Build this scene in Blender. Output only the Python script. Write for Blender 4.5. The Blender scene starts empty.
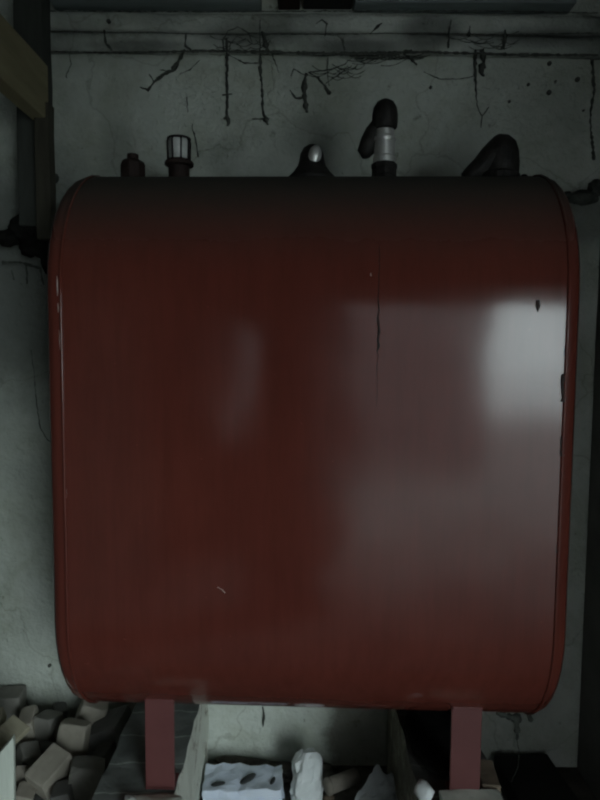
import bpy, bmesh, math, random
from mathutils import Vector, Matrix, noise
random.seed(7)
S = bpy.context.scene
C = S.collection
PI = math.pi
R = math.radians

# ------------------------------------------------------------------ camera
F = 640.0
TILT = R(4.5)
CAM = Vector((0, -1.532, 1.55))
cam_d = bpy.data.cameras.new('camera')
cam = bpy.data.objects.new('camera', cam_d)
C.objects.link(cam)
cam.location = CAM
ROLL = R(.45)
cam.rotation_mode = 'QUATERNION'
cam.rotation_quaternion = (Matrix.Rotation(PI/2-TILT, 3, 'X') @ Matrix.Rotation(ROLL, 3, 'Z')).to_quaternion()
cam_d.sensor_fit = 'VERTICAL'
cam_d.sensor_height = 24
cam_d.lens = F/800*24
cam_d.clip_start = 0.02
S.camera = cam

def ray(px, py):
    a = (px-300)/F; b = (400-py)/F
    u = a*math.cos(ROLL)-b*math.sin(ROLL); v = a*math.sin(ROLL)+b*math.cos(ROLL)
    return Vector((u, math.cos(TILT)+v*math.sin(TILT), -math.sin(TILT)+v*math.cos(TILT)))
def atY(px, py, Y):
    d = ray(px, py); return CAM + d*((Y-CAM.y)/d.y)
def atZ(px, py, Z):
    d = ray(px, py); return CAM + d*((Z-CAM.z)/d.z)

# ------------------------------------------------------------------ materials
def new_mat(name):
    m = bpy.data.materials.new(name); m.use_nodes = True
    nt = m.node_tree
    b = nt.nodes['Principled BSDF']
    return m, nt, b
def coords(nt, scale=(1, 1, 1)):
    t = nt.nodes.new('ShaderNodeTexCoord'); mp = nt.nodes.new('ShaderNodeMapping')
    mp.inputs['Scale'].default_value = scale
    nt.links.new(t.outputs['Object'], mp.inputs[0])
    return mp.outputs[0]
def nz(nt, vec, scale, detail=5, rough=.55, dist=0.0):
    n = nt.nodes.new('ShaderNodeTexNoise')
    n.inputs['Scale'].default_value = scale; n.inputs['Detail'].default_value = detail
    n.inputs['Roughness'].default_value = rough; n.inputs['Distortion'].default_value = dist
    nt.links.new(vec, n.inputs['Vector'])
    return n.outputs['Fac']
def ramp(nt, fac, stops):
    r = nt.nodes.new('ShaderNodeValToRGB')
    el = r.color_ramp.elements
    while len(el) < len(stops): el.new(.5)
    for e, (p, c) in zip(el, stops):
        e.position = p; e.color = (c[0], c[1], c[2], 1)
    nt.links.new(fac, r.inputs[0])
    return r.outputs[0]
def mult(nt, a, b, fac=1.0):
    m = nt.nodes.new('ShaderNodeMix'); m.data_type = 'RGBA'; m.blend_type = 'MULTIPLY'
    m.inputs[0].default_value = fac
    nt.links.new(a, m.inputs[6]); nt.links.new(b, m.inputs[7])
    return m.outputs[2]
def bump(nt, b, h, strength, dist):
    n = nt.nodes.new('ShaderNodeBump')
    n.inputs['Strength'].default_value = strength; n.inputs['Distance'].default_value = dist
    nt.links.new(h, n.inputs['Height']); nt.links.new(n.outputs[0], b.inputs['Normal'])
def mat(name, c1, c2, scale=8, rough=.85, metal=0.0, bs=.3, bd=.01, stretch=(1, 1, 1), spec=.3, bscale=None):
    m, nt, b = new_mat(name)
    v = coords(nt, stretch)
    f = nz(nt, v, scale)
    nt.links.new(ramp(nt, f, [(.3, c1), (.7, c2)]), b.inputs['Base Color'])
    b.inputs['Roughness'].default_value = rough; b.inputs['Metallic'].default_value = metal
    b.inputs['Specular IOR Level'].default_value = spec
    bump(nt, b, nz(nt, v, bscale or scale*4), bs, bd)
    return m

def plaster(name, base, dirty, dark_patches=()):
    m, nt, b = new_mat(name)
    v = coords(nt)
    a = ramp(nt, nz(nt, v, 1.7, 6, .6), [(.35, dirty), (.6, base)])
    s = ramp(nt, nz(nt, v, 16, 5, .7), [(.27, (.35, .33, .28)), (.37, (1, 1, 1))])
    g = ramp(nt, nz(nt, v, 5, 7, .7, .4), [(.3, (.78, .78, .72)), (.55, (1, 1, 1))])
    vc = nt.nodes.new('ShaderNodeTexVoronoi'); vc.feature = 'DISTANCE_TO_EDGE'
    vc.inputs['Scale'].default_value = 1.6
    wn = nt.nodes.new('ShaderNodeTexNoise'); wn.inputs['Scale'].default_value = 5; wn.inputs['Detail'].default_value = 6
    nt.links.new(v, wn.inputs['Vector'])
    mx = nt.nodes.new('ShaderNodeMix'); mx.data_type = 'RGBA'; mx.inputs[0].default_value = .22
    nt.links.new(v, mx.inputs[6]); nt.links.new(wn.outputs['Color'], mx.inputs[7])
    nt.links.new(mx.outputs[2], vc.inputs['Vector'])
    cr = ramp(nt, vc.outputs['Distance'], [(.0, (.55, .54, .5)), (.006, (1, 1, 1))])
    col = mult(nt, mult(nt, mult(nt, a, s), g), cr, .55)
    for (cx, cz, rx, rz, soft, tone, amt) in dark_patches:      # soft-edged dark ellipses mixed into the base colour
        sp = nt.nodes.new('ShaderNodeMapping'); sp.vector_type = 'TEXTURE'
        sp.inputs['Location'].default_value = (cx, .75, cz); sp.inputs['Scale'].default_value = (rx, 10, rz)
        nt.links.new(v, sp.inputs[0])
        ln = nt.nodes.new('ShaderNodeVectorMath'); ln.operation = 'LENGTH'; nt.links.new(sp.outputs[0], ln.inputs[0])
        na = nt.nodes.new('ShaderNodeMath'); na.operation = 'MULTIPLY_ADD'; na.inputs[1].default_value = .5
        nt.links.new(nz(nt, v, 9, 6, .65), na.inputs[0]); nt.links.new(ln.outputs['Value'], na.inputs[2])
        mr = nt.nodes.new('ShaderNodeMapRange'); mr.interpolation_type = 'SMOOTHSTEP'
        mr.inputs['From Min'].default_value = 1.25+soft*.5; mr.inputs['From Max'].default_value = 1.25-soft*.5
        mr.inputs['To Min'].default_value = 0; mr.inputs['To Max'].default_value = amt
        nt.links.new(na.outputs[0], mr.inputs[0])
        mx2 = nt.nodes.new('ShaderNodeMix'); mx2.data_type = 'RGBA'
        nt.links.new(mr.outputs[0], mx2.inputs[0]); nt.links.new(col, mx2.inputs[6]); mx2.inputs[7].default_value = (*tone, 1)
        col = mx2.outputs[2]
    nt.links.new(col, b.inputs['Base Color'])
    b.inputs['Roughness'].default_value = .95
    b.inputs['Specular IOR Level'].default_value = .15
    ad = nt.nodes.new('ShaderNodeMath'); ad.operation = 'ADD'
    nt.links.new(nz(nt, v, 7, 6, .6), ad.inputs[0]); nt.links.new(nz(nt, v, 45, 4, .6), ad.inputs[1])
    bump(nt, b, ad.outputs[0], .8, .012)
    return m

M = {}
DARK_GREY = (.07, .075, .07); DARK_BROWN = (.085, .075, .052)
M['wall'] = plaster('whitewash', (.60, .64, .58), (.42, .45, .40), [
    (-.98, 1.80, .34, .42, .9, DARK_GREY, .75), (.35, .18, .235, .42, .22, DARK_BROWN, .72),
    (.03, 2.29, .09, .08, 1.2, DARK_GREY, .35), (-.64, 2.22, .06, .12, 1.2, DARK_GREY, .35), (-.27, 2.20, .07, .07, 1.2, DARK_GREY, .3),
    (.98, 2.02, .13, .10, .8, DARK_GREY, .6)])
M['pole'] = plaster('whitewashed_timber', (.56, .59, .54), (.20, .22, .20), [(.42, 2.61, .10, .06, 1.0, DARK_GREY, .7), (-.19, 2.60, .13, .05, 1.2, DARK_GREY, .6), (.20, 2.56, .16, .03, 1.2, DARK_GREY, .7), (.80, 2.60, .16, .03, 1.2, DARK_GREY, .6), (-.55, 2.56, .14, .02, 1.2, DARK_GREY, .6)])
M['board'] = mat('grey_board', (.16, .19, .185), (.24, .28, .27), 6, .9, stretch=(.3, 2, 3))
M['ceil'] = mat('dark_boards', (.035, .03, .025), (.07, .06, .05), 5, .9)
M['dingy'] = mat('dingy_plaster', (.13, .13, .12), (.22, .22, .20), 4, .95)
M['concrete'] = mat('dusty_concrete', (.19, .18, .18), (.28, .27, .265), 4, .9)
M['dirt'] = mat('dirt_floor', (.035, .032, .026), (.11, .10, .085), 9, .97, bs=.8, bd=.03)
M['olive'] = mat('olive_timber', (.19, .165, .095), (.30, .265, .16), 5, .85, stretch=(3, .5, 3), bscale=14)
M['post'] = mat('post_timber', (.035, .033, .024), (.075, .07, .052), 6, .9, stretch=(3, 3, .4), bscale=16)
M['grey_post'] = mat('grey_timber', (.035, .038, .032), (.06, .066, .058), 6, .9, stretch=(3, 3, .4), bscale=16)
M['web'] = mat('cobweb', (.05, .055, .048), (.11, .118, .104), 40, 1.0, spec=.05)
M['soot'] = mat('soot_web', (.008, .008, .007), (.02, .02, .018), 30, 1.0, spec=.02)
M['iron'] = mat('black_iron', (.012, .012, .012), (.03, .027, .024), 30, .6, .3, spec=.3)
M['rust'] = mat('rusty_brown', (.018, .012, .010), (.035, .021, .018), 30, .7, .2)
M['metal'] = mat('worn_metal', (.62, .62, .60), (.85, .85, .82), 25, .42, .7, bs=.1, bd=.002)
M['metal2'] = mat('dull_metal', (.20, .20, .20), (.36, .36, .35), 25, .45, .9, bs=.1, bd=.002)
M['leg'] = mat('leg_paint', (.118, .040, .039), (.142, .050, .048), 10, .5, bs=.08, bd=.002, spec=.35)
M['drip'] = mat('oil_drip', (.008, .006, .005), (.02, .014, .012), 60, .4)
M['chip'] = mat('bare_chip', (.45, .34, .30), (.65, .52, .46), 60, .5)
M['chip_dark'] = mat('dark_chip', (.03, .02, .02), (.06, .04, .035), 60, .6)
M['tube'] = mat('tube_brown', (.20, .18, .15), (.30, .27, .23), 20, .8)
M['bluewhite'] = mat('bluish_carton', (.66, .74, .88), (.76, .83, .93), 14, .6, bs=.4, bd=.006)
M['bag'] = mat('white_bag', (.66, .70, .70), (.82, .86, .86), 20, .6, bs=.4, bd=.004)
M['cloth'] = mat('pale_cloth', (.42, .47, .48), (.58, .62, .62), 12, .8, bs=.3)
M['hole'] = mat('dark_tear', (.03, .035, .035), (.07, .075, .075), 30, .9)
M['ochre'] = mat('brown_debris', (.14, .11, .08), (.24, .19, .14), 20, .9)
M['plank_white'] = mat('pale_plank', (.55, .60, .53), (.70, .74, .66), 7, .8, stretch=(4, 4, .5))
M['plank_tan'] = mat('tan_plank', (.26, .24, .17), (.38, .35, .26), 7, .85, stretch=(1, 1, 4))
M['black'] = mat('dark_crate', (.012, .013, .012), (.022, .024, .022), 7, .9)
M['grass'] = mat('outside_ground', (.15, .15, .15), (.21, .21, .205), 3, .95)
M['render'] = mat('outside_wall', (.13, .12, .125), (.165, .155, .16), 3, .9)
M['pipe_clear'] = mat('grimy_sight_glass', (.50, .52, .50), (.66, .68, .65), 30, .3, .2)
for i, (a, bb) in enumerate([((.20, .18, .15), (.32, .29, .24)), ((.19, .185, .165), (.28, .27, .24)),
                             ((.29, .265, .22), (.42, .385, .32)), ((.12, .12, .112), (.20, .197, .185))]):
    M['chunk%d' % i] = mat('chunk_%d' % i, a, bb, 12, .92, bs=.5, bd=.006)
M['chunk_pale'] = mat('chunk_pale', (.32, .34, .32), (.44, .45, .42), 12, .9, bs=.4, bd=.005)

def pier_mat(dark=False):
    m, nt, b = new_mat('peeling_masonry')
    v = coords(nt)
    geo = nt.nodes.new('ShaderNodeNewGeometry')
    sx = nt.nodes.new('ShaderNodeSeparateXYZ'); nt.links.new(v, sx.inputs[0])
    f = nz(nt, v, 11, 8, .75, .6)
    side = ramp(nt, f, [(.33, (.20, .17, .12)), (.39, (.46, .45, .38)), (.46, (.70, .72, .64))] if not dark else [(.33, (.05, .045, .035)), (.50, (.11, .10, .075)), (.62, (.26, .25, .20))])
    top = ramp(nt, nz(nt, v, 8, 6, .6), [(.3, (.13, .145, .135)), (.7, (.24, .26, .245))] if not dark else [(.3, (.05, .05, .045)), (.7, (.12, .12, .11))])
    s2 = nt.nodes.new('ShaderNodeSeparateXYZ'); nt.links.new(v, s2.inputs[0])
    jw = nt.nodes.new('ShaderNodeMath'); jw.operation = 'MULTIPLY_ADD'; jw.inputs[1].default_value = .04
    nt.links.new(nz(nt, v, 9, 3, .6), jw.inputs[0]); nt.links.new(s2.outputs['Y'], jw.inputs[2])
    md = nt.nodes.new('ShaderNodeMath'); md.operation = 'PINGPONG'; md.inputs[1].default_value = .065
    nt.links.new(jw.outputs[0], md.inputs[0])
    jr = ramp(nt, md.outputs[0], [(.0, (2.3, 2.4, 2.2)), (.004, (1, 1, 1))])
    top = mult(nt, top, jr)
    sn = nt.nodes.new('ShaderNodeSeparateXYZ'); nt.links.new(geo.outputs['True Normal'], sn.inputs[0])
    gt = nt.nodes.new('ShaderNodeMath'); gt.operation = 'GREATER_THAN'; gt.inputs[1].default_value = .6
    nt.links.new(sn.outputs['Z'], gt.inputs[0])
    mx = nt.nodes.new('ShaderNodeMix'); mx.data_type = 'RGBA'
    nt.links.new(gt.outputs[0], mx.inputs[0]); nt.links.new(side, mx.inputs[6]); nt.links.new(top, mx.inputs[7])
    nt.links.new(mx.outputs[2], b.inputs['Base Color'])
    b.inputs['Roughness'].default_value = .9
    bump(nt, b, f, .8, .012)
    return m
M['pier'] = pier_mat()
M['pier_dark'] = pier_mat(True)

def tank_mat():
    m, nt, b = new_mat('red_oxide_paint')
    v = coords(nt)
    streak = coords(nt, (7, 7, .6))
    base = ramp(nt, nz(nt, v, 2.2, 5, .6), [(.3, (.105, .026, .019)), (.7, (.135, .034, .024))])
    st = ramp(nt, nz(nt, streak, 5, 5, .7), [(.3, (.86, .84, .82)), (.6, (1, 1, 1))])
    spk = ramp(nt, nz(nt, v, 75, 2, .5), [(.76, (1, 1, 1)), (.80, (1.5, 1.7, 1.7))])
    ge = nt.nodes.new('ShaderNodeNewGeometry'); sp = nt.nodes.new('ShaderNodeSeparateXYZ')
    nt.links.new(ge.outputs['Normal'], sp.inputs[0])
    ma = nt.nodes.new('ShaderNodeMath'); ma.operation = 'MULTIPLY_ADD'; ma.inputs[1].default_value = .12; ma.inputs[2].default_value = -.06
    nt.links.new(nz(nt, v, 14, 6, .7), ma.inputs[0])
    ad0 = nt.nodes.new('ShaderNodeMath'); ad0.operation = 'ADD'
    nt.links.new(sp.outputs['Z'], ad0.inputs[0]); nt.links.new(ma.outputs[0], ad0.inputs[1])
    du = nt.nodes.new('ShaderNodeMapRange'); du.interpolation_type = 'SMOOTHSTEP'
    du.inputs['From Min'].default_value = .05; du.inputs['From Max'].default_value = .95
    du.inputs['To Max'].default_value = .97
    nt.links.new(ad0.outputs[0], du.inputs[0])
    dm = nt.nodes.new('ShaderNodeMix'); dm.data_type = 'RGBA'
    nt.links.new(du.outputs[0], dm.inputs[0]); nt.links.new(mult(nt, mult(nt, base, st), spk), dm.inputs[6])
    dm.inputs[7].default_value = (.050, .048, .040, 1)
    nt.links.new(dm.outputs[2], b.inputs['Base Color'])
    ra = nt.nodes.new('ShaderNodeMath'); ra.operation = 'MULTIPLY_ADD'; ra.inputs[1].default_value = .6
    nt.links.new(du.outputs[0], ra.inputs[0])
    rr = nt.nodes.new('ShaderNodeMapRange')
    nt.links.new(nz(nt, v, 3.5, 6, .65), rr.inputs[0])
    rr.inputs['To Min'].default_value = .09; rr.inputs['To Max'].default_value = .17
    nt.links.new(rr.outputs[0], ra.inputs[2]); nt.links.new(ra.outputs[0], b.inputs['Roughness'])
    b.inputs['Specular IOR Level'].default_value = .32
    ad = nt.nodes.new('ShaderNodeMath'); ad.operation = 'ADD'
    nt.links.new(nz(nt, v, 2.6, 1, .4), ad.inputs[0])
    mm = nt.nodes.new('ShaderNodeMath'); mm.operation = 'MULTIPLY'; mm.inputs[1].default_value = .005
    nt.links.new(nz(nt, v, 90, 2, .5), mm.inputs[0]); nt.links.new(mm.outputs[0], ad.inputs[1])
    bump(nt, b, ad.outputs[0], .5, .02)
    return m
M['tank'] = tank_mat()

# ------------------------------------------------------------------ mesh helpers
def obj(name, bm, m, parent=None, smooth=False, bevel=0.0):
    bmesh.ops.recalc_face_normals(bm, faces=bm.faces)
    me = bpy.data.meshes.new(name)
    bm.to_mesh(me); bm.free()
    me.materials.append(m)
    if smooth:
        for p in me.polygons: p.use_smooth = True
    o = bpy.data.objects.new(name, me)
    C.objects.link(o)
    if parent: o.parent = parent
    if bevel:
        md = o.modifiers.new('bevel', 'BEVEL'); md.width = bevel; md.segments = 2; md.limit_method = 'ANGLE'
    return o
def tag(o, label, cat, group=None, kind=None):
    if label: o['label'] = label
    if cat: o['category'] = cat
    if group: o['group'] = group
    if kind: o['kind'] = kind
    return o
def thing(name, label, cat, loc, rotz=0, group=None):
    o = bpy.data.objects.new(name, None); C.objects.link(o)
    o.location = loc; o.rotation_euler = (0, 0, rotz); o.empty_display_size = .05
    return tag(o, label, cat, group)
def box(bm, lo, hi, mtx=None):
    vs = [bm.verts.new((x, y, z)) for x in (lo[0], hi[0]) for y in (lo[1], hi[1]) for z in (lo[2], hi[2])]
    for f in ((0,1,3,2), (4,6,7,5), (0,4,5,1), (2,3,7,6), (0,2,6,4), (1,5,7,3)):
        bm.faces.new([vs[i] for i in f])
    if mtx: bmesh.ops.transform(bm, matrix=mtx, verts=vs)
    return vs
def struct(name, boxes, m, kind='structure'):
    bm = bmesh.new()
    for lo, hi in boxes: box(bm, lo, hi)
    o = obj(name, bm, m); o['kind'] = kind
    return o
def lathe(bm, prof, n=28, org=(0, 0, 0), mtx=None):
    rings = []
    allv = []
    for r, z in prof:
        if r < 1e-5:
            ring = [bm.verts.new((0, 0, z))]
        else:
            ring = [bm.verts.new((r*math.cos(2*PI*i/n), r*math.sin(2*PI*i/n), z)) for i in range(n)]
        rings.append(ring); allv += ring
    for a, b in zip(rings, rings[1:]):
        for i in range(n):
            j = (i+1) % n
            if len(a) == 1 and len(b) == 1: continue
            if len(a) == 1: bm.faces.new((a[0], b[i], b[j]))
            elif len(b) == 1: bm.faces.new((a[i], a[j], b[0]))
            else: bm.faces.new((a[i], a[j], b[j], b[i]))
    if len(rings[0]) > 1: bm.faces.new(rings[0])
    if len(rings[-1]) > 1: bm.faces.new(rings[-1])
    T = Matrix.Translation(org)
    if mtx: T = T @ mtx
    bmesh.ops.transform(bm, matrix=T, verts=allv)
def tube(bm, pts, rad, n=8, closed=False):
    pts = [Vector(p) for p in pts]
    if not hasattr(rad, '__len__'): rad = [rad]*len(pts)
    rings = []
    N = len(pts)
    for i, p in enumerate(pts):
        if closed: d = pts[(i+1) % N] - pts[i-1]
        else: d = pts[min(i+1, N-1)] - pts[max(i-1, 0)]
        d.normalize()
        a = d.cross(Vector((0, 1, 0)))
        if a.length < .1: a = d.cross(Vector((1, 0, 0)))
        a.normalize(); b = d.cross(a).normalized()
        rings.append([bm.verts.new(p + rad[i]*(a*math.cos(2*PI*k/n) + b*math.sin(2*PI*k/n))) for k in range(n)])
    rg = range(N) if closed else range(N-1)
    for i in rg:
        A, B = rings[i], rings[(i+1) % N]
        for k in range(n):
            bm.faces.new((A[k], A[(k+1) % n], B[(k+1) % n], B[k]))
    if not closed:
        bm.faces.new(rings[0]); bm.faces.new(rings[-1])
def wobble(p0, p1, n, amp):
    out = []
    for i in range(n+1):
        t = i/n
        p = p0.lerp(p1, t)
        if 0 < i < n: p = p + Vector((random.uniform(-amp, amp), random.uniform(-amp, amp)*.4, random.uniform(-amp, amp)))
        out.append(p)
    return out

# ------------------------------------------------------------------ the shed
struct('floor', [((-1.25, -.4, -.1), (3.0, .75, 0))], M['dirt'])
struct('floor', [((-1.25, -3.2, -.1), (3.0, -.4, 0))], M['concrete'])
struct('ceiling', [((-1.35, -3.3, 2.95), (3.1, .95, 3.05))], M['ceil'])
def wall_back():
    bm = bmesh.new()
    nx, nz_ = 110, 78
    x0, x1, z0, z1 = -1.25, 3.0, -.1, 2.95
    g = []
    for i in range(nx+1):
        row = []
        for j in range(nz_+1):
            x = x0+(x1-x0)*i/nx; z = z0+(z1-z0)*j/nz_
            h = noise.noise(Vector((x*2.1, z*2.1, 3)))*.006 + noise.noise(Vector((x*9, z*9, 1)))*.0025
            row.append(bm.verts.new((x, .75-abs(h), z)))
        g.append(row)
    for i in range(nx):
        for j in range(nz_):
            bm.faces.new((g[i][j], g[i+1][j], g[i+1][j+1], g[i][j+1]))
    # thickness behind
    box(bm, (x0, .76, z0), (x1, .95, z1))
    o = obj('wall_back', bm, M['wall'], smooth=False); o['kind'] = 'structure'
wall_back()
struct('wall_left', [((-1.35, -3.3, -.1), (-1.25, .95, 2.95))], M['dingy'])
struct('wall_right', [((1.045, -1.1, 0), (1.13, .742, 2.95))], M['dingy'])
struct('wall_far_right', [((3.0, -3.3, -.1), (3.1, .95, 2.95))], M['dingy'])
DX0, DX1, DZ = .10, 1.9, 2.05
WX0, WX1, WZ0, WZ1 = -.74, -.60, .95, 1.70
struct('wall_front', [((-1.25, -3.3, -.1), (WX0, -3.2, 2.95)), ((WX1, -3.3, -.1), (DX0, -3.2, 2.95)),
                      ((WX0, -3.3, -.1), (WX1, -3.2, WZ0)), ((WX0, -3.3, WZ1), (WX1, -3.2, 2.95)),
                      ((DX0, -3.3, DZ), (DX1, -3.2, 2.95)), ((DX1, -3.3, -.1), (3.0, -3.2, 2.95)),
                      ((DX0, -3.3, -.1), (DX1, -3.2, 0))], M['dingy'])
struct('ground', [((-14, -20, -.25), (16, -3.3, -.1))], M['grass'])
struct('yard_wall', [((-9, -8.3, -.1), (2.45, -8.0, 4.4))], M['render'])
struct('shade_pillar_1', [((-.40, -2.15, 0), (-.02, -1.88, 2.95))], M['dingy'])  # unseen pillar added to shade the left wall and darken the tank reflection

# top of the wall: wall plate boards, whitewashed poles
def pole(x0, x1, z, r, y, seed):
    bm = bmesh.new()
    n = 150
    N2 = 16
    rings = []
    for i in range(n+1):
        x = x0+(x1-x0)*i/n
        ring = []
        for k in range(N2):
            a = 2*PI*k/N2+.1
            c, s_ = math.cos(a), math.sin(a)
            kk = (abs(c)**5+abs(s_)**5)**(-.2)
            q = Vector((x*5, c*2+seed*7, s_*2))
            d = 1+.16*noise.noise(q)+.10*noise.noise(q*3.1)
            sag = .005*noise.noise(Vector((x*1.7, seed, 3)))
            ring.append(bm.verts.new((x, y+.020*c*kk*d, z+sag+r*s_*kk*d)))
        rings.append(ring)
    for A, B in zip(rings, rings[1:]):
        for k in range(N2): bm.faces.new((A[k], A[(k+1) % N2], B[(k+1) % N2], B[k]))
    bm.faces.new(rings[0]); bm.faces.new(rings[-1])
    return obj('wall_batten', bm, M['pole'], smooth=True)
tag(pole(-.88, 1.04, 2.643, .030, .718, 1), 'upper of two whitewashed horizontal battens along the wall top', 'batten', 'whitewashed battens along the wall top')
tag(pole(-.88, 1.04, 2.576, .030, .718, 2), 'lower whitewashed horizontal batten with cobwebs hanging under it', 'batten', 'whitewashed battens along the wall top')
def board(x0, x1, lab):
    bm = bmesh.new(); box(bm, (x0, .665, 2.692), (x1, .742, 2.80))
    tag(obj('wall_plate', bm, M['board'], bevel=.006), lab, 'board', 'grey wall plate boards at the top edge')
board(-.84, -.14, 'grey board above the battens, left of the dark gap')
board(.17, .90, 'grey board above the battens, right of the dark gap')
bm = bmesh.new(); box(bm, (-.085, .62, 2.700), (-.01, .742, 2.95))
tag(obj('joist_end', bm, M['rust'], bevel=.005), 'reddish brown timber end in the dark gap between the top boards', 'timber')
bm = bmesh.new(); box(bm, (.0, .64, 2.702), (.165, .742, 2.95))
tag(obj('joist_end', bm, M['black'], bevel=.005), 'plain black block filling the dark gap between the top boards', 'timber')  # near-black block that closes the gap between the boards

# left: post, batten, tie beam
def timber(name, lo, hi, m, lab, cat, n=14, amp=.004, axis=2):
    bm = bmesh.new()
    box(bm, lo, hi)
    bmesh.ops.subdivide_edges(bm, edges=[e for e in bm.edges if abs((e.verts[0].co-e.verts[1].co)[axis]) > .2], cuts=n, use_grid_fill=True)
    for v in bm.verts:
        q = v.co*6
        for k in range(3):
            if k != axis: v.co[k] += amp*noise.noise(q+Vector((k*13, 0, 0)))
    return tag(obj(name, bm, m, bevel=.004), lab, cat)
def X(px, py, Y): return atY(px, py, Y).x
timber('timber_post', (X(16, 120, .61), .61, 1.95), (X(43, 60, .61), .685, 2.94), M['grey_post'], 'wide grey weathered post fixed to the wall at upper left', 'post')
timber('timber_batten', (X(35, 180, .57), .57, 1.90), (X(50, 180, .57), .622, 2.33), M['post'], 'narrow dark brown upright batten in front of the grey post', 'batten')
timber('tie_beam', (-.87, -1.2, 2.28), (-.817, .60, 2.45), M['olive'], 'olive brown beam running out of the top left corner to the post', 'beam', axis=1)

# ------------------------------------------------------------------ tank
TX = .036; YAW = R(-1.9)
RT = .33; ZTOP = 1.55+.150; ZBOT = 1.55-.700; HL = .60; PIER = .355
tank = thing('oil_tank', 'large dark red rounded steel tank standing on two piers against the white wall', 'tank', (TX, RT, PIER), YAW)
def prof(r, nseg=20):
    zt = ZTOP-PIER; zb = ZBOT-PIER
    pts = []
    for i in range(nseg+1):
        a = PI*i/nseg
        pts.append((-r*math.cos(a), zt + r*math.sin(a)))      # front -> top -> back
    for k in range(1, 10): pts.append((r, zt+(zb-zt)*k/10))
    for i in range(nseg+1):
        a = PI*i/nseg
        pts.append((r*math.cos(a), zb - r*math.sin(a)))
    for k in range(1, 10): pts.append((-r, zb+(zt-zb)*k/10))
    return pts
bm = bmesh.new()
rings = []
nxs = 40
for i in range(nxs+1):
    x = -HL+2*HL*i/nxs
    ring = []
    for (y, z) in prof(RT):
        d = 0
        if y < -.1 and abs(x) < HL-.02: d = .0022*noise.noise(Vector((x*2.3, z*1.7, 4)))
        ring.append(bm.verts.new((x, y-d, z)))
    rings.append(ring)
for A, B in zip(rings, rings[1:]):
    for k in range(len(A)):
        j = (k+1) % len(A); bm.faces.new((A[k], A[j], B[j], B[k]))
obj('shell', bm, M['tank'], tank, smooth=True)
CB = .084
for s in (-1, 1):
    bm = bmesh.new()
    rr = []
    for u in (0, .0008, .003, .008, .025, .055, .1, .16, .24, .34, .46, .6, .78, .999):
        b = (.050 if s > 0 else .064)*max(0, 1-(1-u)**3.6)**(1/3.6)
        rr.append([bm.verts.new((s*(HL+.004+b), y, z)) for (y, z) in prof((RT-.002)*(1-u))])
    for A, B in zip(rr, rr[1:]):
        for k in range(len(A)):
            j = (k+1) % len(A); bm.faces.new((A[k], A[j], B[j], B[k]))
    bm.faces.new(rr[-1])
    obj('end_cap', bm, M['tank'], tank, smooth=True)
    bm = bmesh.new()
    tube(bm, [(s*(HL+.002), y, z) for (y, z) in prof(RT+.001)], .0042, 8, closed=True)
    obj('seam', bm, M['tank'], tank, smooth=True)
# vertical welded seam with oil run, scratches, chips (local coords: front face y=-RT)
def loc(px, py, Y=0):
    p = atY(px, py, Y)
    return Matrix.Rotation(-YAW, 4, 'Z') @ (p - Vector((TX, RT, PIER)))
def surf_pt(px, py):
    d = Matrix.Rotation(-YAW, 3, 'Z') @ ray(px, py)
    o = Matrix.Rotation(-YAW, 4, 'Z') @ (CAM - Vector((TX, RT, PIER)))
    zt = ZTOP-PIER; zb = ZBOT-PIER
    t = (-RT-o.y)/d.y; p = o+d*t
    if zb <= p.z <= zt: return p
    zc = zt if p.z > zt else zb
    oy, oz = o.y, o.z-zc
    a = d.y**2+d.z**2; b = 2*(oy*d.y+oz*d.z); c = oy*oy+oz*oz-RT*RT
    D = max(0, b*b-4*a*c)
    t = (-b-math.sqrt(D))/(2*a)
    return o+d*t
def mark(name, pxs, rad, m, label, jitter=.6):
    bm = bmesh.new()
    P = [surf_pt(x + random.uniform(-jitter, jitter), y) for x, y in pxs]
    r = [w*random.uniform(.7, 1.2) for w in rad]
    tube(bm, P, r, 6)
    o = obj(name, bm, m, tank, smooth=True); o['label'] = label
    return o
ys = list(range(246, 410, 5))
def dw(y):
    if 300 < y < 352: return .0028 if 318 < y < 350 else .0016
    return .0007 if y < 375 else .0004
mark('oil_run', [(380-(y-246)*.02, y) for y in ys], [dw(y) for y in ys], M['drip'], 'black oil run down the front', 1.0)
for a, b, w in ((276, 296, .0013), (303, 314, .0016), (330, 352, .0009), (372, 412, .0014), (430, 470, .0009), (488, 500, .0012)):
    yy = list(range(a, b+1, 5)); 
    mark('rim_scratch', [(56.5+(y-270)*.045, y) for y in yy], [w*.5]+[w]*(len(yy)-2)+[w*.4] if len(yy) > 2 else [w]*len(yy), M['chip'], 'pale scratch on the left rim', .2)
mark('scratch', [(218, 587), (222, 590), (225, 593)], [.0012]*3, M['chip'], 'small pale scratch')
mark('scratch', [(371, 273), (371.5, 276)], [.0012]*2, M['chip'], 'small pale scratch')
for (x, ya, yb, w) in ((563, 374, 402, .0052), (562, 436, 456, .0045), (564.5, 348, 356, .0025), (558, 545, 556, .0025)):
    mark('rim_chip', [(x, y) for y in range(ya, yb+1, 4)], [w]*len(range(ya, yb+1, 4)), M['chip_dark'], 'dark chipped paint on the right rim', .8)
mark('rust_spot', [(537, 300), (538, 306), (537, 312)], [.004, .005, .001], M['chip_dark'], 'dark rust spot near the upper right edge')
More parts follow.
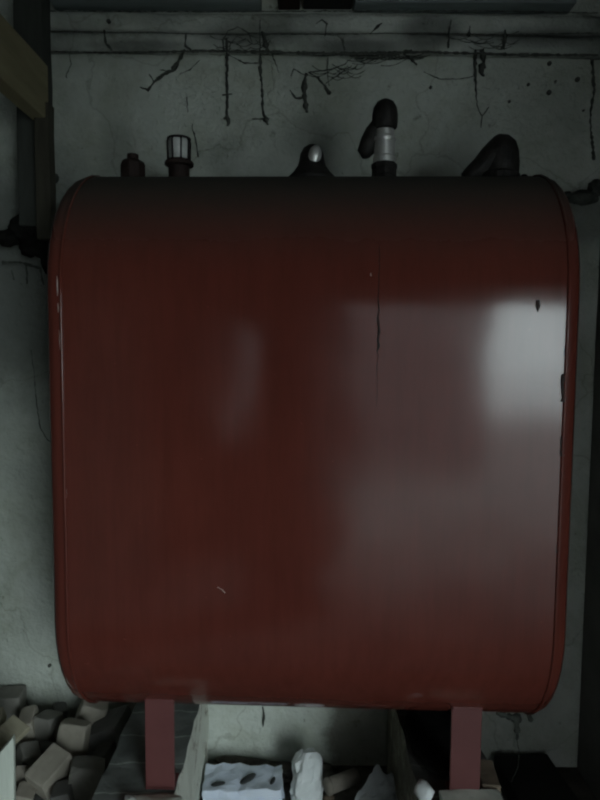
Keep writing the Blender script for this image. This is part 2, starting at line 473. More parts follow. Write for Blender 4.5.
# legs
def leg(px, w, y0, back=False):
    zb = ZBOT-PIER
    x = px
    yl = y0
    bm = bmesh.new()
    top = zb - math.sqrt(RT**2-yl**2)
    t2 = zb - math.sqrt(RT**2-(yl+.05)**2) if abs(yl+.05) < RT else top
    # front web plate with two returned flanges (channel)
    th = .006
    def pl(xa, xb, ya, yb):
        vs = box(bm, (xa, ya, 0.006), (xb, yb, 1))
        for v in vs:
            if v.co.z > .5: v.co.z = zb - math.sqrt(max(.0, RT**2-v.co.y**2)) + .004
    pl(x-w/2, x+w/2, yl, yl+.010)
    pl(x-.004, x+.004, yl+.010, yl+.06)
    l = obj('leg', bm, M['leg'], tank, bevel=.002)
    bm = bmesh.new(); box(bm, (x-w/2, yl, 0), (x+w/2, yl+.062, .006))
    obj('foot_plate', bm, M['leg'], l)
    bm = bmesh.new()
    n = 12
    tube(bm, [(x-w/2+w*i/n, yl-.002, top+.002) for i in range(n+1)], [.0035*random.uniform(.6, 1.5) for i in range(n+1)], 6)
    obj('weld', bm, M['leg'], l, smooth=True)
leg(-.401, .079, -.225)
leg(.420, .080, -.225)
leg(-.51, .04, .12)
leg(.50, .05, .12)

# fittings on top: all belong to the tank
ZT = ZTOP+RT-PIER
def fx(px): return (px-303)*.00284 - TX
def fit(name, px, label, y=0):
    e = bpy.data.objects.new(name, None); C.objects.link(e); e.parent = tank
    e.location = (fx(px), y, ZT-.006); e['label'] = label; e.empty_display_size = .03
    return e
u = .00284
# 1 small plug
bm = bmesh.new()
lathe(bm, [(.036, 0), (.036, .048), (.033, .056), (.024, .062), (.017, .064), (.017, .078), (.014, .080), (0, .080)], 8)
o = obj('plug', bm, M['rust'], tank, bevel=.002); o.location = (fx(132.5), 0, ZT-.006); o['label'] = 'dark brown stepped plug at the left of the tank top'
# 2 sight glass
bm = bmesh.new()
lathe(bm, [(.030, 0), (.030, .05), (.027, .05), (.027, .052), (.041, .054), (.041, .062), (.036, .068), (0, .068)], 28)
s2 = obj('gauge_base', bm, M['rust'], tank, bevel=.001); s2.location = (fx(179.5), 0, ZT-.013); s2['label'] = 'dark flanged base under the ribbed sight glass'
bm = bmesh.new()
lathe(bm, [(.028, .067), (.030, .12), (.026, .129), (.015, .132), (0, .133)], 24)
o = obj('sight_glass', bm, M['pipe_clear'], s2, smooth=True); o['label'] = 'pale grimy ribbed sight glass'
for k in range(8):
    a = 2*PI*(k+.5)/8
    bm = bmesh.new()
    tube(bm, [(.031*math.cos(a), .031*math.sin(a), .066), (.033*math.cos(a), .033*math.sin(a), .12), (.027*math.cos(a), .027*math.sin(a), .131)], .0026, 6)
    obj('rib', bm, M['iron'], s2, smooth=True)
bm = bmesh.new()
tube(bm, [(.0315*math.cos(2*PI*k/24), .0315*math.sin(2*PI*k/24), .128) for k in range(24)], .003, 6, closed=True)
obj('rim', bm, M['iron'], s2, smooth=True)
# 3 dome with shiny knob
bm = bmesh.new()
lathe(bm, [(.075, 0), (.068, .012), (.052, .028), (.040, .045), (.036, .06), (.033, .078), (.025, .094), (.012, .103), (0, .105)], 28)
s3 = obj('filler_dome', bm, M['iron'], tank, smooth=True); s3.location = (fx(313), 0, ZT-.006); s3['label'] = 'black cone shaped filler cap at the middle of the tank top'
bm = bmesh.new()
bmesh.ops.create_icosphere(bm, subdivisions=3, radius=1, matrix=Matrix.Translation((.008, -.027, .066)) @ Matrix.Rotation(R(12), 4, 'Y') @ Matrix.Diagonal((.019, .016, .029, 1)))
o = obj('knob', bm, M['metal'], s3, smooth=True); o['label'] = 'shiny metal knob on the front of the black cap'
# 4 tall valve
bm = bmesh.new()
lathe(bm, [(.038, 0), (.038, .016), (.035, .018), (.035, .036), (.037, .038), (.037, .05), (.03, .053), (0, .053)], 8)
s4 = obj('valve_base', bm, M['iron'], tank, bevel=.002); s4.location = (fx(385), 0, ZT-.006); s4['label'] = 'black nut under the metal valve collar'
bm = bmesh.new()
lathe(bm, [(.029, .052), (.032, .056), (.032, .068), (.029, .072), (.029, .112), (.031, .115), (.031, .122), (.027, .126), (.027, .142), (.024, .146), (0, .146)], 28)
o = obj('collar', bm, M['metal'], s4, bevel=.001); o['label'] = 'bright stepped metal collar'
bm = bmesh.new()
lathe(bm, [(.026, .144), (.034, .150), (.036, .165), (.036, .185), (.033, .204), (.024, .219), (.012, .226), (0, .227)], 24)
o = obj('cap', bm, M['iron'], s4, smooth=True); o['label'] = 'rounded black cap on top of the collar'
bm = bmesh.new()
tube(bm, [(-.012, .012, .165), (-.03, .012, .14), (-.042, .012, .115), (-.052, .012, .088), (-.050, .012, .072)], [.024, .026, .026, .024, .012], 14)
o = obj('side_lever', bm, M['iron'], s4, smooth=True); o['label'] = 'black side lever bent down to the left'
# 5 elbow
bm = bmesh.new()
tube(bm, [(.022, 0, .0), (.024, 0, .05), (.022, 0, .08), (.020, 0, .102), (.016, 0, .118), (.012, 0, .128)], [.052, .052, .051, .045, .030, .010], 24)
s5 = obj('vent_hood', bm, M['iron'], tank, smooth=True); s5.location = (fx(491), 0, ZT-.006); s5['label'] = 'black domed vent hood at the right of the tank top'
bm = bmesh.new()
tube(bm, [(.018, -.005, .078), (-.004, -.005, .060), (-.030, -.005, .038), (-.058, -.005, .018), (-.076, -.005, .008)], [.044, .040, .032, .026, .018], 20)
obj('spout', bm, M['iron'], s5, smooth=True)
bm = bmesh.new()
lathe(bm, [(.058, 0), (.058, .018), (.052, .024), (0, .024)], 20, (.02, 0, 0))
obj('hood_collar', bm, M['iron'], s5, smooth=False)
bm = bmesh.new()
lathe(bm, [(.012, 0), (.012, .012), (.007, .019), (0, .019)], 10)
o = obj('bolt', bm, M['iron'], tank); o.location = (fx(523), 0, ZT-.004)

# ------------------------------------------------------------------ piers
def pier(x0, x1, lab, m='pier'):
    bm = bmesh.new()
    y0, y1, n = -.06, .735, 34
    cols = 10; rows = 14
    vs = box(bm, (x0, y0, 0), (x1, y1, PIER))
    bmesh.ops.subdivide_edges(bm, edges=bm.edges[:], cuts=16, use_grid_fill=True)
    for v in bm.verts:
        q = v.co*Vector((14, 14, 14))
        d = .007*noise.noise(q)
        if abs(v.co.x-x0) < 1e-4 or abs(v.co.x-x1) < 1e-4: v.co.x += d
        if abs(v.co.z-PIER) < 1e-4:
            v.co.z -= .004+abs(d)*.6
            t = (v.co.y % .11)
            if t < .012: v.co.z -= .004
    return tag(obj('masonry_pier', bm, M[m], bevel=0), lab, 'pier', 'masonry piers under the tank')
pier(-.548, -.332, 'left masonry pier with peeling white paint under the tank leg')
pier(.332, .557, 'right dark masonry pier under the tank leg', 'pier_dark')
def lump(name, c, size, m, lab, cat, rot=(0, 0, 0), seed=0, amp=.18, flat=False, sub=2, group=None):
    bm = bmesh.new()
    bmesh.ops.create_icosphere(bm, subdivisions=sub, radius=1)
    for v in bm.verts:
        n = v.co.copy()
        p = 3.2
        k = (abs(n.x)**p+abs(n.y)**p+abs(n.z)**p)**(-1/p)
        v.co = n*k*(1+amp*noise.noise(n*1.4+Vector((seed*7.1, seed*3.3, 0))))
        v.co = Vector((v.co.x*size[0]/2, v.co.y*size[1]/2, v.co.z*size[2]/2))
    o = obj(name, bm, m, smooth=not flat)
    o.location = c; o.rotation_euler = [R(a) for a in rot]
    if lab: tag(o, lab, cat, group)
    return o

# thin mortar beds under the tank feet and pieces on the piers
pass
lump('mortar_bed', (-.378, .045, PIER+.004), (.13, .10, .020), M['plank_white'], 'crumbly pale mortar bed in front of the left tank foot', 'mortar', (0, 0, 4), 5, .5, sub=4)
lump('mortar_crumb', (-.438, .062, PIER+.008), (.03, .03, .022), M['chunk_pale'], 'small crumb of mortar left of the left tank foot', 'mortar', (0, 20, 20), 3, .5, sub=3)
# pieces beside the right foot
def pt_box(name, c, size, rot, m, lab, cat, bev=.003, sub=0, amp=0.0, seed=0, group=None):
    bm = bmesh.new()
    box(bm, [-s/2 for s in size], [s/2 for s in size])
    if sub:
        bmesh.ops.subdivide_edges(bm, edges=bm.edges[:], cuts=sub, use_grid_fill=True)
        for v in bm.verts:
            q = v.co*22 + Vector((seed*5, 0, 0))
            v.co += amp*Vector((noise.noise(q), noise.noise(q+Vector((9, 0, 0))), noise.noise(q+Vector((0, 9, 0)))))
    o = obj(name, bm, m, bevel=bev)
    o.location = c; o.rotation_euler = [R(a) for a in rot]
    if lab: tag(o, lab, cat, group)
    return o
c = atZ(468, 796, PIER+.0)
pt_box('stone_slab', (c.x, .045, PIER+.012), (.16, .10, .03), (0, 0, 2), M['plank_white'], 'pale stone slab in front of the right tank foot', 'stone', .004, 5, .004)
pt_box('wood_offcut', (.528, .16, PIER+.014), (.05, .11, .030), (0, 0, -4), M['ochre'], 'brown offcut lying right of the right tank foot', 'wood', .003, 4, .003)
lump('plaster_chip', atZ(424, 792, PIER+.025), (.035, .05, .05), M['bag'], 'white plaster chip left of the right tank foot', 'plaster', (20, 10, 30), 4, .3)
lump('dark_blob', (.425, .36, PIER+.012), (.17, .34, .035), M['soot'], 'black rag for the deep shade on the right pier behind the foot', 'blob', (0, 0, 3), 6, .35, sub=3)  # flat black shape put in for the deep shade on the pier top

# ------------------------------------------------------------------ rubbish between the piers
lump('dirt_ridge', (-.10, .695, .012), (.42, .085, .06), M['dirt'], 'dark strip of dirt along the foot of the white wall', 'dirt', (0, 0, 0), 2, .5, sub=4)['kind'] = 'stuff'
c = atY(248, 782, .60)
carton = pt_box('crushed_carton', (-.185, .575, .040), (.27, .13, .070), (3, 1, 2), M['bluewhite'], 'crushed bluish white carton lying at the foot of the wall', 'carton', .003, 8, .012, 3)
for (x, y, r) in ((-.085, .015, .017), (.015, .04, .024), (.10, .03, .013)):
    bm = bmesh.new()
    bmesh.ops.create_icosphere(bm, subdivisions=2, radius=r, matrix=Matrix.Translation((x, y-.05, .036)) @ Matrix.Rotation(R(40+x*300), 4, 'Z') @ Matrix.Diagonal((1.5, .6, .3, 1)))
    o = obj('tear', bm, M['hole'], carton); o['label'] = 'dark tear in the carton'
def crumpled_bag():
    bm = bmesh.new()
    n, m = 20, 12
    rings = []
    for j in range(m+1):
        t = j/m
        ring = []
        w = .050*(1-.10*t) if t < .85 else .055*(.87-(t-.85)*3.2)
        for i in range(n):
            a = 2*PI*i/n
            k = (abs(math.cos(a))**4+abs(math.sin(a))**4)**(-.25)
            d = 1+.26*noise.noise(Vector((math.cos(a)*2.6, math.sin(a)*2.6, t*5)))+.12*noise.noise(Vector((math.cos(a)*7, math.sin(a)*7, t*13)))
            ring.append(bm.verts.new((w*k*d*math.cos(a), w*.8*k*d*math.sin(a), .180*t+.008*noise.noise(Vector((i, j, 2))*.8))))
        rings.append(ring)
    for A, B in zip(rings, rings[1:]):
        for i in range(n): bm.faces.new((A[i], A[(i+1) % n], B[(i+1) % n], B[i]))
    bm.faces.new(rings[0]); bm.faces.new(rings[-1])
    return bm
c = atY(306, 775, .56)
o = obj('paper_bag', crumpled_bag(), M['bag']); o.location = (c.x, .54, .0); o.rotation_euler = (R(-6), R(5), R(20))
tag(o, 'crumpled white paper bag standing right of the bluish carton', 'bag')
bm = bmesh.new()
q0 = atY(327, 787, .50); q1 = atY(356, 776, .56)
tube(bm, [q0, q0.lerp(q1, .5), q1], .026, 18)
tube(bm, [q0+(q1-q0)*.02, q0+(q1-q0)*.08], .028, 18)
tag(obj('clay_pipe', bm, M['tube'], smooth=True), 'short grey brown pipe lying right of the white paper bag', 'pipe')
def cloth():
    bm = bmesh.new()
    P = {}
    a = atZ(350, 806, .10); b = atZ(372, 773, .17); c_ = atZ(393, 774, .12); d = atZ(398, 806, .09)
    n = 12
    g = []
    for i in range(n+1):
        row = []
        for j in range(n+1):
            s, t = i/n, j/n
            p = a.lerp(b, t).lerp(d.lerp(c_, t), s)
            p.z += .05*math.sin(PI*min(1, s*1.9))*(.6) * t + .012*noise.noise(Vector((s*5, t*4, 2)))
            row.append(bm.verts.new(p))
        g.append(row)
    for i in range(n):
        for j in range(n):
            bm.faces.new((g[i][j], g[i+1][j], g[i+1][j+1], g[i][j+1]))
    return bm
o = tag(obj('folded_sheet', cloth(), M['cloth']), 'pale folded plastic sheet leaning at the foot of the right pier', 'sheet')
md = o.modifiers.new('solid', 'SOLIDIFY'); md.thickness = .004
for k, (px, py, s, m, lab) in enumerate([
        (237, 801, .045, 'ochre', 'round brown stone in front of the bluish carton'),
        (256, 803, .04, 'chunk1', 'dark lump of debris right of the round brown stone'),
        (279, 803, .04, 'chunk3', 'dark grey lump in front of the carton, nearest the white bag'),
        (329, 799, .035, 'ochre', 'small tan stone right of the white bag'),
        (222, 803, .04, 'chunk3', 'dark lump at the lower left of the bluish carton')]):
    c = atZ(px, py, s*.45)
    lump('debris_stone', (c.x, c.y, s*.40), (s, s*1.1, s*.85), M[m], lab, 'stone', (0, 0, 31*k), k+11, .35)
pt_box('dark_crate', (.83, .59, .035), (.20, .26, .07), (0, 0, 3), M['black'], 'black low box in the dark bottom right corner', 'box', .005)

# ------------------------------------------------------------------ wood and rubble heap on the left
FOOT = []
def heap():
    bm = bmesh.new()
    x0, x1, y0, y1, n = -1.245, -.56, -.35, .742, 26
    g = []
    for i in range(n+1):
        row = []
        for j in range(n+1):
            x = x0+(x1-x0)*i/n; y = y0+(y1-y0)*j/n
            z = .155+.02*noise.noise(Vector((x*9, y*9, 0)))+.014*noise.noise(Vector((x*26, y*26, 0)))
            for (xa, ya, xb, yb, zm) in FOOT:
                if xa-.03 < x < xb+.03 and ya-.03 < y < yb+.03: z = min(z, zm+.002)
            if y < -.1: z *= max(0.02, (y+.35)/.25)
            row.append(bm.verts.new((x, y, z)))
        g.append(row)
    for i in range(n):
        for j in range(n):
            bm.faces.new((g[i][j], g[i+1][j], g[i+1][j+1], g[i][j+1]))
    base = [bm.verts.new((x, y, 0)) for x, y in ((x0, y0), (x1, y0), (x1, y1), (x0, y1))]
    edge = [g[i][0] for i in range(n+1)]+[g[n][j] for j in range(1, n+1)]+[g[i][n] for i in range(n-1, -1, -1)]+[g[0][j] for j in range(n-1, 0, -1)]
    low = [bm.verts.new((v.co.x, v.co.y, 0)) for v in edge]
    for k in range(len(edge)):
        j = (k+1) % len(edge)
        bm.faces.new((edge[k], edge[j], low[j], low[k]))
    for b in base: bm.verts.remove(b)
    bm.faces.new(low)
    return bm
def chunk(px, py, z, size, rot, m, lab, seed, cut=.25):
    """a chopped block: box with sawn corners"""
    bm = bmesh.new()
    rnd = random.Random(seed)
    pts = []
    for sx in (-1, 1):
        for sy in (-1, 1):
            for sz in (-1, 1):
                p = [sx, sy, sz]
                for ax in range(3):
                    q = p[:]; q[ax] *= 1-cut*rnd.uniform(.4, 1.6)
                    pts.append(bm.verts.new([q[i]*size[i]*.93/2*rnd.uniform(.95, 1.0) for i in range(3)]))
    r = bmesh.ops.convex_hull(bm, input=pts)
    bmesh.ops.delete(bm, geom=[g for g in r['geom_interior'] if isinstance(g, bmesh.types.BMVert)], context='VERTS')
    o = obj('wood_block', bm, M[m], bevel=.013)
    c = atZ(px, py, z)
    o.location = c; o.rotation_euler = [R(a) for a in rot]
    bpy.context.view_layer.update()
    W = [o.matrix_world @ v.co for v in o.data.vertices]
    FOOT.append((min(w.x for w in W), min(w.y for w in W), max(w.x for w in W), max(w.y for w in W), min(w.z for w in W)))
    return tag(o, lab, 'block', 'grey brown blocks heaped at the left')
CH = [
 # px, py, z, size(w,d,h), rot, mat, label, cut
 (10, 703, .27, (.10, .10, .09), (0, 0, 8), 'chunk1', 'dark flat block against the wall at the far left of the heap', .15),
 (30, 728, .245, (.055, .10, .12), (10, -8, 10), 'chunk2', 'narrow upright tan block beside the tan plank', .3),
 (47, 728, .245, (.075, .09, .10), (-10, 4, -12), 'chunk1', 'grey block against the wall, left of the oval faced block', .3),
 (73, 741, .262, (.100, .065, .13), (-14, 6, -4), 'chunk2', 'largest block with an oval upright face in the middle of the heap', .42),
 (92, 712, .27, (.10, .08, .085), (5, 24, 15), 'chunk2', 'six sided block directly under the lower left corner of the tank', .45),
 (112, 730, .235, (.13, .13, .09), (8, -22, -10), 'chunk3', 'dark slab leaning against the left pier', .15),
 (51, 772, .25, (.088, .125, .095), (24, 10, -28), 'chunk2', 'tilted square block with a pale lower face, front of the heap', .12),
 (86, 779, .235, (.11, .10, .11), (-8, 10, 12), 'chunk1', 'round topped grey block beside the left pier, front row', .42),
 (64, 799, .215, (.06, .08, .08), (0, -10, 8), 'chunk3', 'dark block cut by the bottom edge between two larger blocks', .2),
 (28, 756, .225, (.065, .07, .065), (20, 15, 40), 'chunk1', 'small brown block left of the tilted square block', .3),
 (22, 778, .215, (.05, .06, .06), (35, 5, 20), 'chunk0', 'small dark brown block right of the white plank', .3),
 (24, 797, .205, (.06, .065, .06), (10, 20, 10), 'chunk0', 'brown block at the bottom edge right of the white plank', .3),
 (60, 712, .215, (.05, .06, .05), (10, 5, 30), 'chunk3', 'small dark block behind the oval faced block', .3),
 (44, 752, .215, (.05, .05, .05), (10, 25, 30), 'chunk3', 'small dark block wedged above the tilted square block', .3),
 (104, 757, .205, (.06, .10, .06), (0, -15, -6), 'chunk3', 'dark narrow block wedged along the left pier', .2),
]
for k, (px, py, z, size, rot, m, lab, cut) in enumerate(CH):
    chunk(px, py, z, size, rot, m, lab, 100+k, cut)
FOOT.append((-1.3, -.3, -.73, .235, .02))
o = obj('rubble_heap', heap(), M['chunk3'])
tag(o, 'fine dark rubble filling the gaps beneath the grey brown blocks', 'rubble', kind='stuff')
# planks at the left edge
def plank(name, a, b, w, t, m, lab, roll=0):
    d = (b-a); L = d.length
    bm = bmesh.new(); box(bm, (-w/2, -t/2, 0), (w/2, t/2, L))
    q = d.to_track_quat('Z', 'Y')
    o = obj(name, bm, m, bevel=.003)
    o.location = a; o.rotation_euler = (q.to_matrix() @ Matrix.Rotation(roll, 3, 'Z')).to_euler()
    return tag(o, lab, 'plank')
def pale_board():
    bm = bmesh.new()
    Y = .22
    P = [atY(14, 742, Y), atY(-60, 800, Y), atY(-60, 870, Y), atY(15, 870, Y), atY(12.5, 738, Y)]
    P = [atY(12.5, 738, Y), atY(-40, 800, Y), atY(-40, 905, Y), atY(15.5, 905, Y), atY(13.5, 742, Y)]
    for p in P: p.z = max(p.z, .0)
    f = [bm.verts.new(p) for p in P]
    b = [bm.verts.new(p+Vector((-.004, .022, 0))) for p in P]
    bm.faces.new(f); bm.faces.new(b)
    for i in range(5): bm.faces.new((f[i], f[(i+1) % 5], b[(i+1) % 5], b[i]))
    return bm
tag(obj('pale_board', pale_board(), M['plank_white'], bevel=.002), 'greenish white board with a slanted top at the bottom left corner', 'board')
plank('tan_plank', atY(-30, 772, .27), atY(22, 722, .42), .075, .022, M['plank_tan'], 'tan plank lying diagonally behind the white board', R(20))
plank('tan_plank', atY(-40, 735, .46), atY(4, 716, .50), .06, .04, M['plank_tan'], 'short tan plank end at the left edge above the diagonal plank')

# ------------------------------------------------------------------ cobwebs, hooks and nails
def depth(py, Y):
    if Y is not None: return Y
    if py < 53: return .694
    return .694+(.742-.694)*min(1, (py-53)/6)
def web(name, strands, lab, cat='cobweb', Y=None, m='web', group='dusty cobwebs hanging on the wall', lumps=.5):
    bm = bmesh.new()
    for st in strands:
        pts = []; rad = []
        for i in range(len(st)-1):
            (x0, y0, r0), (x1, y1, r1) = st[i], st[i+1]
            n = max(2, int(math.hypot(x1-x0, y1-y0)/2.5))
            for k in range(n):
                t = k/n
                yy = y0+(y1-y0)*t
                p = atY(x0+(x1-x0)*t + random.uniform(-.45, .45), yy, depth(yy, Y))
                p.y += random.uniform(-.002, .002)
                pts.append(p); rad.append(max(.0004, (r0+(r1-r0)*t)*.0029*random.uniform(1-lumps, 1+lumps)))
        x, y, r = st[-1]
        pts.append(atY(x, y, depth(y, Y))); rad.append(max(.0004, r*.0036*.6))
        tube(bm, pts, rad, 6)
    return tag(obj(name, bm, M[m], smooth=True), lab, cat, group)
web('cobweb', [[(186, 33, .7), (185, 46, 1.5), (191, 50, 1.8)], [(185, 50, 1.5), (178, 62, 1.8), (172, 71, 2.6), (164, 74, 1.4), (154, 82, 1.8), (148, 90, 1.6), (140, 87, .8)],
               [(154, 82, .8), (149, 74, .5)], [(172, 71, .8), (160, 70, .5)], [(180, 74, .4), (190, 70, .6), (200, 60, .3)]],
    'branching diagonal cobweb at the upper left, below the battens')
web('hanging_rod', [[(226.5, 38, 1.3), (227, 60, 1.7), (227, 94, 1.7), (227, 118, 1.4)], [(222, 95, 1.0), (232, 94, 1.0)], [(224, 119, 1.4), (227, 117, 2.6), (229, 123, 2.2), (227, 126, .8)]],
    'left of two dusty upright strands, with a small crossbar', 'hook', lumps=.25)
web('cobweb', [[(224, 52, .8), (223, 40, .6), (228, 31, .5), (238, 27, .5), (248, 32, .5), (252, 42, .6)], [(229, 56, .5), (230, 44, .4), (237, 36, .4), (245, 40, .4)]],
    'faint arch shaped cobweb over the strand with the crossbar')
web('cobweb', [[(260, 20, .6), (260, 50, 1.0), (260, 70, 1.9), (262, 85, 1.1), (263, 112, 1.5), (266, 120, 3.0), (268, 125, 1.0)], [(264, 119, 1.0), (252, 119, .4)],
               [(228, 55, .6), (245, 63, .8), (258, 63, .7)], [(262, 32, 1.6), (266, 45, 3.0), (268, 54, 1.5)], [(272, 54, .7), (279, 73, .3)]],
    'long dusty strand right of the strand with the crossbar')
web('cobweb', [[(306, 74, 1.5), (304, 88, 3.0), (305, 102, 2.4), (307, 112, 2.0)], [(303, 98, 1.4), (296, 98, 1.0), (290, 90, .7)], [(306, 76, .6), (294, 69, .5), (291, 76, .6)]],
    'short thick black cobweb with one branch to the left, above the black cone cap')
web('cobweb', [[(308, 72, .6), (318, 78, 1.2), (325, 86, 1.4), (328, 93, 2.4), (331, 92, 1.6)], [(310, 72, .5), (330, 70, .8), (345, 64, .7), (352, 58, .5)],
               [(325, 84, .4), (336, 76, .4), (346, 70, .3)], [(329, 86, .4), (327, 68, .6), (328, 56, .4)]],
    'tangled cobweb running up to the batten, right of the short thick one')
web('cobweb', [[(345, 50, 1.0), (342, 40, 1.3), (338, 36, .6)]], 'small dark web on the lower batten above the short thick cobweb')
web('cobweb', [[(325, 36, .8), (327, 24, 1.2), (322, 20, .7), (316, 24, .6)]], 'small hooked web on the upper batten under the dark gap')
web('cobweb', [[(370, 34, .6), (378, 26, 1.2), (382, 23, .6)]], 'small slanting web on the upper batten above the tall valve')
web('cobweb', [[(344, 53, 1.5), (360, 57, 2.2), (380, 57, 2.0), (400, 53, 1.8), (412, 50, 1.2)], [(404, 54, 1.0), (412, 60, 1.6), (417, 65, 1.6)], [(380, 57, .5), (365, 64, .5)]],
    'thick sagging cobweb under the lower batten above the tall valve')
web('cobweb', [[(482, 50, 3.0), (484, 60, 3.6), (481, 72, 3.2), (484, 76, 1.8)], [(475, 50, 1.8), (475, 72, 1.8), (476, 90, 1.1), (477, 104, .6)]],
    'dark ragged cobweb clump with a tail under the batten at right')
web('cobweb', [[(476, 104, .4), (482, 116, .5), (481, 128, .4)], [(482, 116, .4), (489, 107, .6)], [(424, 72, .3), (440, 79, .5), (460, 79, .5), (475, 76, .4)]],
    'thin threads trailing below and left of the dark clump at right')
web('cobweb', [[(448, 48, 1.0), (449, 34, 1.0), (451, 20, .7)]], 'thin upright web across both battens, left of the dark clump at right')
web('cobweb', [[(468, 36, 1.8), (470, 26, .8)]], 'short thick web between the battens above the dark clump at right')
web('cobweb', [[(503, 49, 2.4), (505, 38, 2.2), (505, 30, 1.2)]], 'thick dark web across the lower batten, right of the dark clump')
web('cobweb', [[(104, 30, .8), (106, 44, 1.8), (112, 50, 1.5)]], 'small dark cobweb across the battens near the left end')
for (pts, lab) in (([(42, 51.5, .8), (120, 53, .9), (200, 51, 1.3), (260, 52, 1.6), (344, 54, 1.8), (430, 52, 1.2), (520, 55, 1.6), (598, 55, 1.0)], 'dark dusty line of cobweb under the lower batten'),
                   ([(42, 31, .3), (150, 33, .3), (240, 35, .5), (330, 34, .4), (430, 33, .3), (500, 35, .8), (598, 33, .6)], 'dark dusty line of cobweb between the two battens'),
                   ([(42, 11, .5), (200, 12, .5), (330, 11, .7), (480, 11, .6), (598, 13, .6)], 'dark dusty line of cobweb above the upper batten')):
    web('cobweb_line', [pts], lab, Y=.692)
web('wall_crack', [[(192, 124, .3), (193, 131, .8), (195, 136, .8), (197, 148, .5), (198, 157, .8)]], 'short dark crack in the plaster right of the sight glass', 'crack', Y=.742)
web('wall_crack', [[(187, 97, .4), (187.5, 112, .5)]], 'short dark vertical mark in the plaster above the sight glass', 'crack', Y=.742)
web('wall_crack', [[(69, 52, .3), (71, 64, .4), (66, 76, .5)], [(66, 76, .8), (67, 78, .8)]], 'curved thin thread with a dark end near the upper left corner of the wall', 'crack', Y=.742)
web('wall_crack', [[(31, 350, .4), (34, 372, .4), (36, 398, .5), (40, 428, .6), (48, 440, .5), (56, 446, .3)]], 'thin dark crack in the wall left of the tank', 'crack', Y=.742)
web('cobweb', [[(263, 707, .8), (264, 716, 1.6), (263, 727, .5)]], 'short dark strand hanging behind the tank underside over the white wall', Y=.740)
def fuzz(cx, cy, rx, ry, n, lab, seed):
    rnd = random.Random(seed)
    bm = bmesh.new()
    for k in range(n):
        a = rnd.uniform(0, 2*PI); r0 = rnd.uniform(.1, 1)
        p = [cx+rx*r0*math.cos(a), cy+ry*r0*math.sin(a)]
        da = rnd.uniform(-.5, .5)+rnd.choice((0, PI)); L = rnd.uniform(.5, 1.3)*rx
        pts = []
        for i in range(7):
            t = i/6
            pts.append(atY(p[0]+L*t*math.cos(da), p[1]+L*t*math.sin(da)*.5+3*math.sin(PI*t), depth(p[1], None)))
        tube(bm, pts, [.0011*rnd.uniform(.6, 1.6) for _ in pts], 5)
    tag(obj('cobweb', bm, M['web']), lab, 'cobweb', 'dusty cobwebs hanging on the wall')['kind'] = 'stuff'
fuzz(240, 42, 18, 9, 16, 'fuzzy web tangle on the battens above the strand with the crossbar', 1)
fuzz(337, 70, 17, 9, 18, 'fuzzy web tangle under the lower batten left of the tall valve', 2)
fuzz(385, 57, 26, 5, 16, 'fuzzy web tangle under the lower batten above the tall valve', 3)
fuzz(488, 42, 24, 9, 14, 'fuzzy web tangle across the battens above the vent hood', 4)
# soot-like web mass at the foot of the left post
def mass(name, items, lab, m='soot', Y=.68, seed=1, grp=None):
    bm = bmesh.new()
    for k, (x, y, rx, ry) in enumerate(items):
        c = atY(x, y, Y)
        r = bmesh.ops.create_icosphere(bm, subdivisions=3, radius=1)
        for v in r['verts']:
            n = v.co.copy()
            d = 1+.35*noise.noise(n*2.2+Vector((k*5, seed, 0)))
            v.co = c + Vector((n.x*rx*.0035*d, n.y*.03*d, n.z*ry*.0035*d))
    return tag(obj(name, bm, M[m], smooth=True), lab, 'cobweb', grp)
mass('cobweb_mass', [(42, 232, 9, 28), (26, 228, 16, 12), (8, 238, 12, 8), (46, 252, 5, 20), (30, 246, 10, 10)], 'black soot covered web mass at the foot of the post, left of the tank', Y=.66)
web('cobweb', [[(26, 262, .7), (27, 276, 1.0), (27, 284, 1.4)], [(12, 270, .5), (14, 280, .9)], [(2, 262, 1.2), (20, 262, 1.2), (40, 268, 1.5), (44, 285, .8)]],
    'thin threads hanging below the black web mass at left', Y=.68)
mass('cobweb_mass', [(52, 178, 6, 5), (48, 172, 5, 4)], 'small dark web lump on the wall right of the batten', m='web', Y=.735, seed=4)
mass('cobweb_mass', [(583, 198, 15, 7), (596, 188, 7, 9), (566, 196, 5, 4)], 'dark web lump in the right corner beside the tank shoulder', m='web', Y=.735, seed=7)
web('cobweb', [[(592, 60, 2.2), (594, 90, 1.6), (590, 120, 1.0), (594, 160, 2.2)]], 'dark web running down the right corner of the wall', Y=.746)
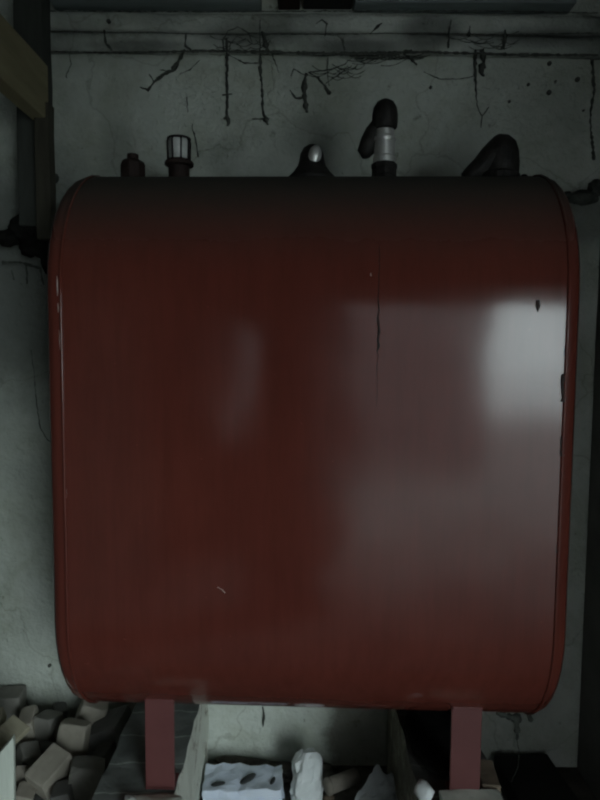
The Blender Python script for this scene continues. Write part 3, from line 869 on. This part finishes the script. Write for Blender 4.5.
# strands under the tank, right
web('cobweb', [[(497, 712, 2.5), (506, 716, 3.0), (516, 718, 4.2), (517, 728, 3.2), (517, 740, 1.0)], [(528, 711, 1.5), (530, 718, 2.6), (531, 722, 1.4)], [(516, 738, .5), (519, 750, .35), (518, 768, .5), (511, 782, .3)]],
    'dusty web with a long thread hanging under the right end of the tank', Y=.33)
for (px, py, r, lab) in ((549, 64, 2.0, 'nail hole in the upper right wall nearest the battens'), (577, 80, 2.2, 'nail hole in the upper right wall nearest the corner'),
                    (548.5, 93, 2.3, 'largest dark nail hole in the upper right wall, lowest of the three big ones'), (528, 85, 1.4, 'small dark nail hole left of the larger ones at upper right'),
                    (509, 102, 1.2, 'small dark nail hole farthest left at upper right'), (430.5, 88, 1.3, 'small dark nail hole right of the tall valve'),
                    (50, 665, 1.8, 'dark nail hole in the lower left wall beside the tank'), (109, 22, 2.0, 'round dark nail in the upper batten near the left post'),
                    (583, 111, .9, 'tiny nail hole in the right wall near the corner'), (555, 82, 1.0, 'tiny nail hole between the larger ones at upper right')):
    bm = bmesh.new()
    Y = .749 if py > 30 else .692
    lathe(bm, [(r*.0035, 0), (r*.0035, .008), (r*.0022, .011), (0, .011)], 10, mtx=Matrix.Rotation(R(90), 4, 'X'))
    o = obj('nail', bm, M['web']); o.location = atY(px, py, Y)
    tag(o, lab.replace('nail hole', 'nail head'), 'nail', 'dark nail heads in the wall')

# ------------------------------------------------------------------ light: daylight through the doorway and the slot window
w = bpy.data.worlds.new('sky'); S.world = w; w.use_nodes = True
bg = w.node_tree.nodes['Background']
bg.inputs[0].default_value = (.82, .95, .97, 1)
bg.inputs[1].default_value = 1.15
def portal(name, c, sx, sz):
    l = bpy.data.lights.new(name, 'AREA'); l.shape = 'RECTANGLE'; l.size = sx; l.size_y = sz
    l.cycles.is_portal = True
    o = bpy.data.objects.new(name, l); C.objects.link(o)
    o.location = c; o.rotation_euler = (R(90), 0, 0)
portal('door_portal', ((DX0+DX1)/2, -3.25, DZ/2), DX1-DX0, DZ)
portal('window_portal', ((WX0+WX1)/2, -3.25, (WZ0+WZ1)/2), WX1-WX0, WZ1-WZ0)

S.view_settings.view_transform = 'Standard'
S.view_settings.look = 'None'
S.view_settings.gamma = 1
S.view_settings.use_curve_mapping = False
S.view_settings.exposure = 3.5
S.cycles.use_denoising = True
S.cycles.filter_width = 2.2
S.cycles.max_bounces = 10
S.cycles.diffuse_bounces = 6
